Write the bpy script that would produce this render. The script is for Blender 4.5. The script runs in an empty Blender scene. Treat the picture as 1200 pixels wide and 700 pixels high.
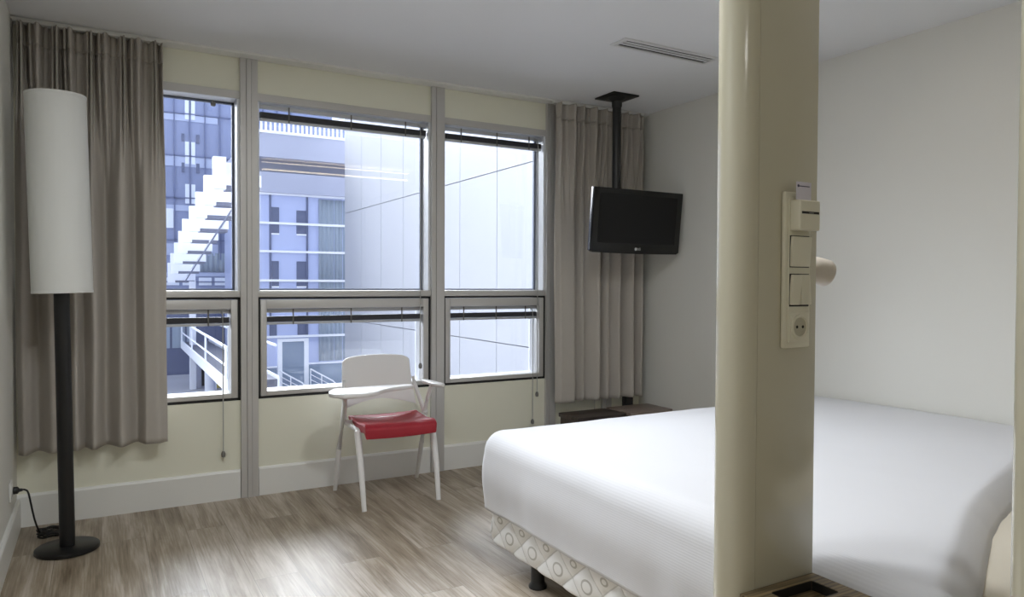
import bpy, bmesh, math, random
from mathutils import Vector, Matrix, noise
random.seed(7)
D = bpy.data; S = bpy.context.scene; COL = S.collection
PI = math.pi

# ------------------------------------------------------------------ materials
def srgb(r, g, b):
    f = lambda c: (c/12.92 if c <= .04045 else ((c+.055)/1.055)**2.4)
    return (f(r/255), f(g/255), f(b/255), 1)

def mat(name, col, rough=.6, metal=0., spec=.5, var=0., vscale=8., bump=0., bscale=200., coat=0., emit=None, estr=0., stretch=(1, 1, 1)):
    m = D.materials.new(name); m.use_nodes = True
    nt = m.node_tree; N = nt.nodes; Lk = nt.links
    b = N['Principled BSDF']
    b.inputs['Base Color'].default_value = col
    b.inputs['Roughness'].default_value = rough
    b.inputs['Metallic'].default_value = metal
    b.inputs['Specular IOR Level'].default_value = spec
    b.inputs['Coat Weight'].default_value = coat
    b.inputs['Coat Roughness'].default_value = .08
    if emit:
        b.inputs['Emission Color'].default_value = emit
        b.inputs['Emission Strength'].default_value = estr
    if var or bump:
        tc = N.new('ShaderNodeTexCoord'); mp = N.new('ShaderNodeMapping')
        mp.inputs['Scale'].default_value = stretch
        Lk.new(tc.outputs['Object'], mp.inputs['Vector'])
    if var:
        n = N.new('ShaderNodeTexNoise'); n.inputs['Scale'].default_value = vscale; n.inputs['Detail'].default_value = 4
        Lk.new(mp.outputs[0], n.inputs['Vector'])
        mx = N.new('ShaderNodeMix'); mx.data_type = 'RGBA'
        mx.inputs[6].default_value = tuple(max(0, c*(1-var)) for c in col[:3])+(1,)
        mx.inputs[7].default_value = tuple(min(1, c*(1+var)) for c in col[:3])+(1,)
        Lk.new(n.outputs['Fac'], mx.inputs[0]); Lk.new(mx.outputs[2], b.inputs['Base Color'])
    if bump:
        n2 = N.new('ShaderNodeTexNoise'); n2.inputs['Scale'].default_value = bscale; n2.inputs['Detail'].default_value = 3
        Lk.new(mp.outputs[0], n2.inputs['Vector'])
        bp = N.new('ShaderNodeBump'); bp.inputs['Strength'].default_value = bump; bp.inputs['Distance'].default_value = .002
        Lk.new(n2.outputs['Fac'], bp.inputs['Height']); Lk.new(bp.outputs[0], b.inputs['Normal'])
    return m

def mat_wood_floor():
    m = D.materials.new('oak vinyl planks'); m.use_nodes = True
    nt = m.node_tree; N = nt.nodes; Lk = nt.links; b = N['Principled BSDF']
    tc = N.new('ShaderNodeTexCoord')
    sp = N.new('ShaderNodeSeparateXYZ'); Lk.new(tc.outputs['Object'], sp.inputs[0])
    cb = N.new('ShaderNodeCombineXYZ'); Lk.new(sp.outputs['Y'], cb.inputs['X']); Lk.new(sp.outputs['X'], cb.inputs['Y'])
    br = N.new('ShaderNodeTexBrick')
    br.offset = .37; br.offset_frequency = 2
    br.inputs['Scale'].default_value = 1.0
    br.inputs['Brick Width'].default_value = 1.22; br.inputs['Row Height'].default_value = .178
    br.inputs['Mortar Size'].default_value = .0012; br.inputs['Mortar Smooth'].default_value = .2
    br.inputs['Bias'].default_value = 0
    br.inputs['Color1'].default_value = (0, 0, 0, 1); br.inputs['Color2'].default_value = (1, 1, 1, 1); br.inputs['Mortar'].default_value = (.3, .3, .3, 1)
    Lk.new(cb.outputs[0], br.inputs['Vector'])
    # per plank offset of the grain
    vm = N.new('ShaderNodeVectorMath'); vm.operation = 'MULTIPLY_ADD'
    vm.inputs[1].default_value = (3.1, 7.7, 0); 
    Lk.new(br.outputs['Color'], vm.inputs[0]); Lk.new(cb.outputs[0], vm.inputs[2])
    mp = N.new('ShaderNodeMapping'); mp.inputs['Scale'].default_value = (1.1, 11, 1); Lk.new(vm.outputs[0], mp.inputs['Vector'])
    n1 = N.new('ShaderNodeTexNoise'); n1.inputs['Scale'].default_value = 1.6; n1.inputs['Detail'].default_value = 7; n1.inputs['Roughness'].default_value = .62; n1.inputs['Distortion'].default_value = .5
    Lk.new(mp.outputs[0], n1.inputs['Vector'])
    mp2 = N.new('ShaderNodeMapping'); mp2.inputs['Scale'].default_value = (2.2, 60, 1); Lk.new(vm.outputs[0], mp2.inputs['Vector'])
    n2 = N.new('ShaderNodeTexNoise'); n2.inputs['Scale'].default_value = 2; n2.inputs['Detail'].default_value = 3
    Lk.new(mp2.outputs[0], n2.inputs['Vector'])
    cr = N.new('ShaderNodeValToRGB')
    e = cr.color_ramp.elements
    e[0].position = .30; e[0].color = srgb(98, 83, 64)
    e[1].position = .72; e[1].color = srgb(196, 186, 174)
    x = cr.color_ramp.elements.new(.5); x.color = srgb(152, 138, 119)
    ad = N.new('ShaderNodeMath'); ad.operation = 'MULTIPLY_ADD'; ad.inputs[1].default_value = .35
    ad2 = N.new('ShaderNodeMath'); ad2.operation = 'MULTIPLY_ADD'; ad2.inputs[1].default_value = .72; 
    Lk.new(n1.outputs['Fac'], ad2.inputs[0]); 
    sb = N.new('ShaderNodeMath'); sb.operation = 'MULTIPLY_ADD'; sb.inputs[1].default_value = .13; sb.inputs[2].default_value = -.08
    Lk.new(br.outputs['Color'], sb.inputs[0]); Lk.new(sb.outputs[0], ad2.inputs[2])
    Lk.new(n2.outputs['Fac'], ad.inputs[0]); Lk.new(ad2.outputs[0], ad.inputs[2])
    Lk.new(ad.outputs[0], cr.inputs[0])
    mx = N.new('ShaderNodeMix'); mx.data_type = 'RGBA'; mx.blend_type = 'MIX'
    mx.inputs[7].default_value = srgb(84, 74, 62)
    fm = N.new('ShaderNodeMath'); fm.operation = 'MULTIPLY'; fm.inputs[1].default_value = .55
    Lk.new(br.outputs['Fac'], fm.inputs[0]); Lk.new(fm.outputs[0], mx.inputs[0]); Lk.new(cr.outputs[0], mx.inputs[6])
    Lk.new(mx.outputs[2], b.inputs['Base Color'])
    b.inputs['Roughness'].default_value = .40
    b.inputs['Specular IOR Level'].default_value = .5
    bp = N.new('ShaderNodeBump'); bp.inputs['Strength'].default_value = .12; bp.inputs['Distance'].default_value = .003
    Lk.new(n2.outputs['Fac'], bp.inputs['Height']); Lk.new(bp.outputs[0], b.inputs['Normal'])
    return m

def mat_stripe_wood(name, c1, c2, scale):
    m = D.materials.new(name); m.use_nodes = True
    nt = m.node_tree; N = nt.nodes; Lk = nt.links; b = N['Principled BSDF']
    tc = N.new('ShaderNodeTexCoord'); mp = N.new('ShaderNodeMapping'); mp.inputs['Scale'].default_value = (1.2, scale, 3)
    Lk.new(tc.outputs['Object'], mp.inputs[0])
    n = N.new('ShaderNodeTexNoise'); n.inputs['Scale'].default_value = 2; n.inputs['Detail'].default_value = 4; Lk.new(mp.outputs[0], n.inputs['Vector'])
    cr = N.new('ShaderNodeValToRGB'); cr.color_ramp.elements[0].position = .35; cr.color_ramp.elements[0].color = c1
    cr.color_ramp.elements[1].position = .65; cr.color_ramp.elements[1].color = c2
    Lk.new(n.outputs['Fac'], cr.inputs[0]); Lk.new(cr.outputs[0], b.inputs['Base Color'])
    b.inputs['Roughness'].default_value = .4
    return m

def mat_glass(name, k=1.6, tint=(.97, .985, 1, 1)):
    m = D.materials.new(name); m.use_nodes = True
    nt = m.node_tree; N = nt.nodes; Lk = nt.links
    N.remove(N['Principled BSDF']); out = N['Material Output']
    t = N.new('ShaderNodeBsdfTransparent'); t.inputs[0].default_value = tint
    g = N.new('ShaderNodeBsdfGlossy'); g.inputs['Roughness'].default_value = .0
    fr = N.new('ShaderNodeFresnel'); fr.inputs['IOR'].default_value = 1.5
    mu = N.new('ShaderNodeMath'); mu.operation = 'MULTIPLY'; mu.inputs[1].default_value = k; mu.use_clamp = True
    mx = N.new('ShaderNodeMixShader')
    Lk.new(fr.outputs[0], mu.inputs[0]); Lk.new(mu.outputs[0], mx.inputs[0]); Lk.new(t.outputs[0], mx.inputs[1]); Lk.new(g.outputs[0], mx.inputs[2])
    Lk.new(mx.outputs[0], out.inputs[0])
    return m

def mat_waffle(name, col):
    """white cotton with fine woven ribs, driven by the cloth's own UVs (metres)"""
    m = D.materials.new(name); m.use_nodes = True
    nt = m.node_tree; N = nt.nodes; Lk = nt.links; b = N['Principled BSDF']
    b.inputs['Base Color'].default_value = col; b.inputs['Roughness'].default_value = .85
    b.inputs['Sheen Weight'].default_value = .25
    uv = N.new('ShaderNodeUVMap'); uv.uv_map = 'cloth'
    w = N.new('ShaderNodeTexWave'); w.wave_type = 'BANDS'; w.bands_direction = 'X'
    w.inputs['Scale'].default_value = 42; w.inputs['Distortion'].default_value = .4; w.inputs['Detail'].default_value = 1
    Lk.new(uv.outputs[0], w.inputs['Vector'])
    n = N.new('ShaderNodeTexNoise'); n.inputs['Scale'].default_value = 9; n.inputs['Detail'].default_value = 3
    Lk.new(uv.outputs[0], n.inputs['Vector'])
    ad = N.new('ShaderNodeMath'); ad.operation = 'MULTIPLY_ADD'; ad.inputs[1].default_value = 2.5
    Lk.new(n.outputs['Fac'], ad.inputs[0]); Lk.new(w.outputs['Fac'], ad.inputs[2])
    bp = N.new('ShaderNodeBump'); bp.inputs['Strength'].default_value = .09; bp.inputs['Distance'].default_value = .002
    Lk.new(ad.outputs[0], bp.inputs['Height']); Lk.new(bp.outputs[0], b.inputs['Normal'])
    return m

def mat_quilt():
    """off white ticking with embroidered grey rings, one large and one small per quilted diamond"""
    m = D.materials.new('quilted ticking'); m.use_nodes = True
    nt = m.node_tree; N = nt.nodes; Lk = nt.links; b = N['Principled BSDF']
    b.inputs['Roughness'].default_value = .75
    uv = N.new('ShaderNodeUVMap'); uv.uv_map = 'cloth'
    def ring(off, r, wdt):
        a = N.new('ShaderNodeVectorMath'); a.operation = 'ADD'; a.inputs[1].default_value = off
        Lk.new(uv.outputs[0], a.inputs[0])
        fr = N.new('ShaderNodeVectorMath'); fr.operation = 'FRACTION'; Lk.new(a.outputs[0], fr.inputs[0])
        sb = N.new('ShaderNodeVectorMath'); sb.operation = 'SUBTRACT'; sb.inputs[1].default_value = (.5, .5, 0); Lk.new(fr.outputs[0], sb.inputs[0])
        ln = N.new('ShaderNodeVectorMath'); ln.operation = 'LENGTH'; Lk.new(sb.outputs[0], ln.inputs[0])
        c = N.new('ShaderNodeMath'); c.operation = 'COMPARE'; c.inputs[1].default_value = r; c.inputs[2].default_value = wdt
        Lk.new(ln.outputs['Value'], c.inputs[0]); return c
    c1 = ring((-.02, .46, 0), .15, .024); c2 = ring((-.47, .10, 0), .085, .022)
    mxm = N.new('ShaderNodeMath'); mxm.operation = 'MAXIMUM'; Lk.new(c1.outputs[0], mxm.inputs[0]); Lk.new(c2.outputs[0], mxm.inputs[1])
    mx = N.new('ShaderNodeMix'); mx.data_type = 'RGBA'
    mx.inputs[6].default_value = srgb(232, 231, 229); mx.inputs[7].default_value = srgb(186, 184, 178)
    Lk.new(mxm.outputs[0], mx.inputs[0])
    # grey stitching along the quilting seams, doubling as painted crease shade
    sp = N.new('ShaderNodeSeparateXYZ'); Lk.new(uv.outputs[0], sp.inputs[0])
    def seam(op):
        a = N.new('ShaderNodeMath'); a.operation = op; Lk.new(sp.outputs['X'], a.inputs[0]); Lk.new(sp.outputs['Y'], a.inputs[1])
        o = N.new('ShaderNodeMath'); o.operation = 'ADD'; o.inputs[1].default_value = .4; Lk.new(a.outputs[0], o.inputs[0])
        f = N.new('ShaderNodeMath'); f.operation = 'FRACT'; Lk.new(o.outputs[0], f.inputs[0])
        c = N.new('ShaderNodeMath'); c.operation = 'COMPARE'; c.inputs[1].default_value = .5; c.inputs[2].default_value = .022; Lk.new(f.outputs[0], c.inputs[0]); return c
    sa, sb_ = seam('ADD'), seam('SUBTRACT')
    sm = N.new('ShaderNodeMath'); sm.operation = 'MAXIMUM'; Lk.new(sa.outputs[0], sm.inputs[0]); Lk.new(sb_.outputs[0], sm.inputs[1])
    m2_ = N.new('ShaderNodeMix'); m2_.data_type = 'RGBA'; m2_.inputs[7].default_value = srgb(206, 204, 200)
    Lk.new(sm.outputs[0], m2_.inputs[0]); Lk.new(mx.outputs[2], m2_.inputs[6])
    Lk.new(m2_.outputs[2], b.inputs['Base Color'])
    return m

M = dict(
    wall=mat('white wall paint', srgb(224, 223, 217), .75, var=.015, vscale=3, bump=.08, bscale=350),
    cream=mat('cream infill paint', srgb(229, 228, 211), .6, var=.015, vscale=4),
    ceil=mat('ceiling paint', srgb(234, 235, 237), .85, bump=.05, bscale=300),
    floor=mat_wood_floor(),
    white=mat('white lacquered trim', srgb(226, 226, 222), .4),
    alu=mat('aluminium profile', srgb(194, 192, 189), .42, metal=.25),
    aluw=mat('white aluminium reveal', srgb(226, 229, 234), .35),
    gasket=mat('black rubber gasket', srgb(24, 24, 25), .6),
    darkalu=mat('dark aluminium', srgb(66, 66, 68), .45, metal=.3),
    paneg=mat('blue grey pane gasket', srgb(104, 112, 130), .5),
    glass=mat_glass('window glass'),
    blindrail=mat('grey blind rail', srgb(186, 188, 192), .4, metal=.2),
    slat=mat('dark blind slats', srgb(52, 52, 57), .45),
    cordm=mat('grey cord', srgb(166, 166, 162), .6),
    weight=mat('grey plastic weight', srgb(108, 106, 102), .5),
    curtain=mat('taupe curtain cloth', srgb(180, 174, 166), .9, var=.03, vscale=60, bump=.3, bscale=900),
    black=mat('black powder coat', srgb(17, 17, 18), .38),
    blackp=mat('black plastic', srgb(14, 14, 15), .3),
    gloss=mat('glossy black bezel', srgb(9, 9, 10), .22),
    screen=mat('dark screen glass', srgb(20, 20, 21), .42, spec=.3),
    logo=mat('silver logo', srgb(205, 205, 205), .3, metal=.4),
    shade=mat('white parchment shade', srgb(216, 217, 214), .6, var=.012, vscale=20, stretch=(6, 6, .2)),
    chairw=mat('white chair plastic', srgb(228, 227, 226), .38),
    red=mat('red upholstery', srgb(158, 32, 46), .55, bump=.12, bscale=600),
    duvet=mat_waffle('white duvet cotton', srgb(206, 206, 210)),
    sheet=mat_waffle('cream sheet cotton', srgb(226, 219, 204)),
    quilt=mat_quilt(),
    post=mat('glossy cream lacquer', srgb(198, 193, 172), .16, coat=.5, var=.01, vscale=3),
    plastic=mat('cream switch plastic', srgb(224, 220, 201), .32),
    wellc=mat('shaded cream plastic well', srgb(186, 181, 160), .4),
    dark=mat('dark slot', srgb(22, 20, 18), .6),
    card=mat('key card', srgb(214, 210, 222), .4),
    cardink=mat('key card print', srgb(62, 58, 92), .5),
    zebra=mat_stripe_wood('striped wood', srgb(62, 50, 34), srgb(138, 120, 88), 70),
    bench=mat_stripe_wood('dark bench wood', srgb(46, 38, 34), srgb(74, 62, 55), 20),
    benchl=mat_stripe_wood('grey brown board', srgb(120, 106, 98), srgb(146, 132, 122), 20),
    vent=mat('vent enamel', srgb(222, 222, 222), .45),
    warm=mat('warm led diffuser', srgb(255, 240, 210), .5, emit=(1, .84, .58, 1), estr=5),
    lampw=mat('pearl lamp head', srgb(216, 208, 198), .35),
    # outdoors
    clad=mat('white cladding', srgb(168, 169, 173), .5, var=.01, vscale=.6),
    joint=mat('dark cladding joint', srgb(90, 92, 104), .7),
    tower=mat('blue grey tower facade', srgb(132, 142, 174), .35, var=.12, vscale=.25),
    towerbar=mat('tower glazing bar', srgb(104, 114, 148), .5),
    band=mat('tower light band', srgb(172, 182, 208), .45, var=.1, vscale=.6),
    lightwin=mat('pale tower window', srgb(226, 232, 242), .4),
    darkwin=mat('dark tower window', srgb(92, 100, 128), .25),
    drape=mat('grey green drape', srgb(146, 158, 172), .8, var=.25, vscale=1.2, stretch=(6, 1, .1)),
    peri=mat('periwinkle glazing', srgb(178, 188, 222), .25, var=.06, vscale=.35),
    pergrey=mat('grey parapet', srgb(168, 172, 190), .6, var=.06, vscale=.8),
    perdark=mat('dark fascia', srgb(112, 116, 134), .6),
    outwhite=mat('white painted steel', srgb(238, 240, 245), .45),
    paving=mat('pale paving', srgb(172, 172, 178), .8, var=.1, vscale=.5),
    yellow=mat('yellow panel', srgb(206, 188, 96), .6),
    bin=mat('dark bin', srgb(48, 50, 58), .6),
    teal=mat('teal glazing', srgb(118, 136, 160), .25, var=.08, vscale=.5),
    rodm=mat('grey steel rod', srgb(112, 118, 140), .5),
)

# ------------------------------------------------------------------ object helpers
def origin_of(o):
    v = Vector((0, 0, 0))
    while o is not None:
        v += o.location; o = o.parent
    return v

def thing(name, label, cat, loc, group=None):
    o = D.objects.new(name, None); COL.objects.link(o); o.location = loc
    o.empty_display_size = .05
    o['label'] = label; o['category'] = cat
    if group: o['group'] = group
    return o

def tag(o, label, cat, group=None):
    o['label'] = label; o['category'] = cat
    if group: o['group'] = group
    return o

class MB:
    """mesh builder in world coordinates"""
    def __init__(s): s.bm = bmesh.new()
    def box(s, x0, y0, z0, x1, y1, z1, rot=None, piv=None):
        vs = [s.bm.verts.new((x, y, z)) for x in (x0, x1) for y in (y0, y1) for z in (z0, z1)]
        for f in ((0, 1, 3, 2), (4, 6, 7, 5), (0, 4, 5, 1), (2, 3, 7, 6), (0, 2, 6, 4), (1, 5, 7, 3)):
            s.bm.faces.new([vs[i] for i in f])
        if rot is not None:
            bmesh.ops.rotate(s.bm, verts=vs, cent=piv, matrix=rot)
        return s
    def ring(s, c, r, ax, n, u=None):
        ax = Vector(ax).normalized()
        a = u or (Vector((0, 0, 1)).cross(ax) if abs(ax.z) < .9 else Vector((1, 0, 0)).cross(ax)); a.normalize(); b = ax.cross(a)
        rx, ry = r if isinstance(r, tuple) else (r, r)
        return [s.bm.verts.new(Vector(c)+a*rx*math.cos(2*PI*i/n)+b*ry*math.sin(2*PI*i/n)) for i in range(n)]
    def bridge(s, A, B):
        n = len(A)
        for i in range(n): s.bm.faces.new((A[i], A[(i+1) % n], B[(i+1) % n], B[i]))
    def tube(s, pts, r, n=12, caps=True, u=None):
        pts = [Vector(p) for p in pts]; R = []
        for i, p in enumerate(pts):
            d = (pts[min(i+1, len(pts)-1)]-pts[max(i-1, 0)])
            R.append(s.ring(p, r[i] if isinstance(r, list) else r, d, n, u.copy() if u else None))
        for A, B in zip(R, R[1:]): s.bridge(A, B)
        if caps: s.bm.faces.new(R[0][::-1]); s.bm.faces.new(R[-1])
        return s
    def lathe(s, c, prof, n=32, ax=(0, 0, 1)):
        """prof = [(radius, height)] from one closed end to the other"""
        ax = Vector(ax).normalized(); R = [s.ring(Vector(c)+ax*h, max(r, 1e-4), ax, n) for r, h in prof]
        for A, B in zip(R, R[1:]): s.bridge(A, B)
        s.bm.faces.new(R[0][::-1]); s.bm.faces.new(R[-1]); return s
    def prism(s, poly, z0, z1, f=None):
        f = f or (lambda a, b, c: (a, b, c))
        A = [s.bm.verts.new(f(x, y, z0)) for x, y in poly]; B = [s.bm.verts.new(f(x, y, z1)) for x, y in poly]
        s.bridge(A, B); s.bm.faces.new(A[::-1]); s.bm.faces.new(B); return s
    def build(s, name, m, parent=None, bevel=0, seg=2, smooth=False, origin=None, structure=False, subsurf=0, ang=40, solid=0):
        bm = s.bm
        bmesh.ops.recalc_face_normals(bm, faces=bm.faces)
        if bevel:
            ed = [e for e in bm.edges if len(e.link_faces) == 2 and e.calc_face_angle(0) > math.radians(30)]
            bmesh.ops.bevel(bm, geom=ed, offset=bevel, segments=seg, profile=.5, affect='EDGES', clamp_overlap=True)
        o0 = origin_of(parent) if parent else Vector(origin or (0, 0, 0))
        bmesh.ops.translate(bm, verts=bm.verts, vec=-o0)
        me = D.meshes.new(name); bm.to_mesh(me); bm.free()
        me.materials.append(m if not isinstance(m, str) else M[m])
        if smooth or bevel:
            for p in me.polygons: p.use_smooth = True
            try: me.set_sharp_from_angle(angle=math.radians(ang))
            except Exception: pass
        o = D.objects.new(name, me); COL.objects.link(o)
        if parent: o.parent = parent
        else:
            o.location = o0
            if structure: o['kind'] = 'structure'
        if subsurf:
            md = o.modifiers.new('sub', 'SUBSURF'); md.levels = md.render_levels = subsurf
        if solid:
            md = o.modifiers.new('solid', 'SOLIDIFY'); md.thickness = solid; md.offset = -1
        return o

def grid_obj(name, fn, nu, nv, m, parent=None, origin=None, uvfn=None, solid=0, soff=-1, smooth=True):
    o0 = origin_of(parent) if parent else Vector(origin or (0, 0, 0))
    vs = []
    for i in range(nu+1):
        for j in range(nv+1): vs.append(Vector(fn(i/nu, j/nv))-o0)
    fs = [(i*(nv+1)+j, (i+1)*(nv+1)+j, (i+1)*(nv+1)+j+1, i*(nv+1)+j+1) for i in range(nu) for j in range(nv)]
    me = D.meshes.new(name); me.from_pydata([tuple(v) for v in vs], [], fs); me.materials.append(M[m])
    if uvfn:
        uvl = me.uv_layers.new(name='cloth')
        for p in me.polygons:
            for li in p.loop_indices:
                vi = me.loops[li].vertex_index
                uvl.data[li].uv = uvfn((vi//(nv+1))/nu, (vi % (nv+1))/nv)
    for p in me.polygons: p.use_smooth = smooth
    o = D.objects.new(name, me); COL.objects.link(o)
    if parent: o.parent = parent
    else: o.location = o0
    if solid:
        md = o.modifiers.new('solid', 'SOLIDIFY'); md.thickness = solid; md.offset = soff
    return o

def smooth(t): t = max(0, min(1, t)); return t*t*(3-2*t)
def interp(xs, ys, x):
    if x <= xs[0]: return ys[0]
    for i in range(len(xs)-1):
        if x <= xs[i+1]:
            return ys[i]+(ys[i+1]-ys[i])*smooth((x-xs[i])/(xs[i+1]-xs[i]))
    return ys[-1]

# ------------------------------------------------------------------ camera (solved from the photograph's perspective)
cam = D.cameras.new('camera'); co = D.objects.new('camera', cam); COL.objects.link(co); S.camera = co
R = Vector((0.86875328, -0.49522782, 0.00414009)); U = Vector((0.00651121, 0.01978044, 0.99978315)); F = Vector((0.49520232, 0.86853793, -0.02040886))
Mx = Matrix((R, U, -F)).transposed().to_4x4(); Mx.translation = Vector((0.3494, -4.2504, 1.1997)); co.matrix_world = Mx
cam.sensor_width = 36; cam.sensor_fit = 'HORIZONTAL'; cam.lens = 850.765/1200*36
cam.clip_start = .02; cam.clip_end = 300

H = 2.45; W = 3.872; YB = -6.2
ZT0, ZT1, ZS, ZP = 1.1165, 1.1551, .544, 2.257
m1 = (1.035, 1.127); m2 = (2.177, 2.265); m3 = (3.034, 3.112)

# ------------------------------------------------------------------ room shell
MB().box(-.1, YB, -.12, W+.1, .22, 0).build('floor', 'floor', structure=True)
MB().box(-.1, YB, H, W+.1, .22, H+.15).build('ceiling', 'ceil', structure=True)
MB().box(-.12, YB, 0, 0, .22, H).build('wall_left', 'wall', structure=True)
MB().box(W, YB, 0, W+.12, .22, H).build('wall_right', 'wall', structure=True)
MB().box(-.12, YB-.12, -.12, W+.12, YB, H+.15).build('wall_back', 'wall', structure=True)
b = MB()
b.box(0, 0, 0, m3[1], .2, ZS)
b.box(0, 0, ZP, m3[1], .2, H)
b.box(0, 0, ZS, .13, .2, ZP)
b.box(m3[1], 0, 0, W, .2, H)
b.build('wall_front', 'cream', structure=True)
# mullions
def mullion(n, x0, x1, m='alu'):
    b = MB(); w = x1-x0
    b.box(x0, -.022, 0, x0+w*.34, .15, H-.003); b.box(x0+w*.36, -.026, 0, x0+w*.62, .15, H-.003); b.box(x0+w*.64, -.022, 0, x1, .15, H-.003)
    b.box(x0+.004, -.012, 0, x1-.004, .145, H-.003)
    return b.build('trim_%d' % n, m, structure=True)
mullion(1, *m1); mullion(2, *m2); mullion(3, *m3); mullion(4, 3.52, 3.60)
MB().box(3.715, -.022, 0, 3.80, .01, H-.003).box(3.73, -.03, 0, 3.785, .01, H-.003).build('trim_5', 'darkalu', structure=True)
MB().prism([(-.10, H-.0005), (-.10, H-.013), (-.004, H-.013), (-.004, H-.0005)], 0, W, lambda a, c, z: (z, a, c)).build('trim_6', 'white', structure=True, bevel=.002)
# black shadow joints beside the mullions
# baseboards
def base(x0, x1):
    b.prism([(-.016, 0), (-.016, .148), (-.010, .160), (0, .160), (0, 0)], x0, x1, lambda a, c, z: (z, a, c))
b = MB(); base(0, m1[0]-.003); base(m1[1]+.003, m2[0]-.003); base(m2[1]+.003, m3[0]-.003); base(m3[1]+.003, 3.517)
b.build('baseboard_front', 'white', structure=True)
b = MB(); b.prism([(0, 0), (.016, 0), (.016, .128), (.010, .140), (0, .140)], YB, -.017, lambda a, c, z: (a, z, c)); b.build('baseboard_left', 'white', structure=True)
b = MB(); b.prism([(W, 0), (W-.016, 0), (W-.016, .128), (W-.010, .140), (W, .140)], YB, -.033, lambda a, c, z: (a, z, c)); b.build('baseboard_right', 'white', structure=True)

# ------------------------------------------------------------------ windows
def window(n, x0, x1):
    w = D.objects.new('window_%d' % n, None); COL.objects.link(w); w.location = (x0, 0, ZS); w['kind'] = 'structure'
    def P(name, mb, m, **k): return mb.build(name, m, w, **k)
    P('head_frame', MB().box(x0, -.006, 2.216, x1, .145, ZP), 'alu')
    P('head_reveal', MB().box(x0+.014, .0, 2.2125, x1-.014, .10, 2.2155), 'aluw')
    P('jamb', MB().box(x0, .004, ZT1, x0+.013, .145, 2.216), 'aluw')
    P('jamb', MB().box(x1-.013, .004, ZT1, x1, .145, 2.216), 'aluw')
    P('transom', MB().box(x0, -.012, ZT0+.002, x1, .145, ZT1), 'alu', bevel=.003)
    g = MB(); a, c, zb, zt = x0+.014, x1-.014, ZT1+.002, 2.214
    for q in ((a, zb, a+.010, zt), (c-.011, zb, c, zt), (a, zt-.012, c, zt), (a, zb, c, zb+.008)): g.box(q[0], .107, q[1], q[2], .128, q[3])
    P('pane_gasket', g, 'paneg')
    P('upper_pane', MB().box(a+.008, .112, zb+.006, c-.009, .120, zt-.010), 'glass')
    # lower opening sash
    g = MB(); zb, zt = ZS+.001, ZT0
    for q in ((x0, zb, x0+.013, zt), (x1-.013, zb, x1, zt), (x0, zt-.010, x1, zt), (x0, zb, x1, zb+.013)): g.box(q[0], -.002, q[1], q[2], .145, q[3])
    P('sash_gasket', g, 'gasket')
    a, c, zb, zt = x0+.015, x1-.015, ZS+.016, ZT0-.012
    s = MB()
    for q in ((a, zb, a+.034, zt), (c-.034, zb, c, zt), (a+.034, zt-.052, c-.034, zt), (a+.034, zb, c-.034, zb+.026)): s.box(q[0], -.008, q[1], q[2], .06, q[3])
    P('sash_frame', s, 'alu', bevel=.002)
    s = MB()
    for q in ((a+.026, zb+.018, a+.034, zt-.044), (c-.034, zb+.018, c-.026, zt-.044), (a+.026, zb+.012, c-.026, zb+.026), (a+.026, zt-.052, c-.026, zt-.044)): s.box(q[0], .061, q[1], q[2], .13, q[3])
    P('sash_reveal', s, 'aluw')
    P('lower_pane', MB().box(a+.03, .112, zb+.02, c-.03, .120, zt-.046), 'glass')
    return w
window(1, .13, m1[0]); window(2, m1[1], m2[0]); w3 = window(3, m2[1], m3[0])
# small catch on the head of the first window
MB().lathe((.905, .05, 2.198), [(.004, -.030), (.013, -.026), (.014, -.012), (.008, -.006), (.008, 0)], 16).build('window_catch', 'weight', D.objects['window_1'], smooth=True)

# raised blinds: head rail, bundle of slats, bottom rail, ladder cords
def blind(x0, x1, zt, label, cord=None, cordx=None, cordlow=None, inner=.0):
    t = thing('venetian_blind', label, 'blind', ((x0+x1)/2, .04, zt), 'raised venetian blinds in the windows')
    MB().box(x0, .024, zt-.022, x1, .052, zt).build('head_rail', 'blindrail', t, bevel=.002)
    b = MB()
    for k in range(8): b.box(x0+.004, .022, zt-.074+k*.0040, x1-.004, .056, zt-.074+k*.0040+.0033)
    b.build('slat', 'slat', t)
    MB().box(x0+.004, .024, zt-.090, x1-.004, .052, zt-.076).build('bottom_rail', 'blindrail', t, bevel=.003)
    for f in (.16, .52, .86):
        x = x0+(x1-x0)*f
        MB().box(x-.004, .020, zt-.090, x+.004, .0215, zt-.001).build('ladder_tape', 'weight', t)
    if cordx:
        pts = [(cordx, -.028, cordlow), (cordx, -.028, zt-.08), (cordx, -.020, zt-.03), (cordx, .024, zt-.012)]
        c = MB().tube(pts, .0028, 8).build('pull_cord', 'cordm', t, smooth=True)
        MB().lathe((cordx, -.028, cordlow-.034), [(.004, 0), (.0105, .004), (.0115, .02), (.006, .034)], 14).build('cord_weight', 'weight', c, smooth=True)
    return t
d = .05
blind(m1[1]+.018, m2[0]-.018, 2.206, 'raised dark slat blind at the top of the wide middle window', cordx=2.098, cordlow=.70)
blind(m2[1]+.018, m3[0]-.018, 2.206, 'raised dark slat blind at the top of the window next to the television', cordx=2.957, cordlow=.46)
blind(.13+d, m1[0]-d, 1.050, 'raised dark slat blind in the small low sash beside the left curtain', cordx=.94, cordlow=.275)
blind(m1[1]+d, m2[0]-d, 1.050, 'raised dark slat blind in the low sash behind the chair')
blind(m2[1]+d, m3[0]-d, 1.050, 'raised dark slat blind in the low sash nearest the bed', cordx=2.922, cordlow=.275)
c = MB().tube([(3.444, -.028, .27), (3.444, -.028, 1.6), (3.444, -.003, 1.62)], .0028, 8).build('blind_cord', 'cordm', smooth=True, origin=(3.444, -.028, .27))
tag(c, 'thin grey pull cord hanging below the right curtain', 'cord')
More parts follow.
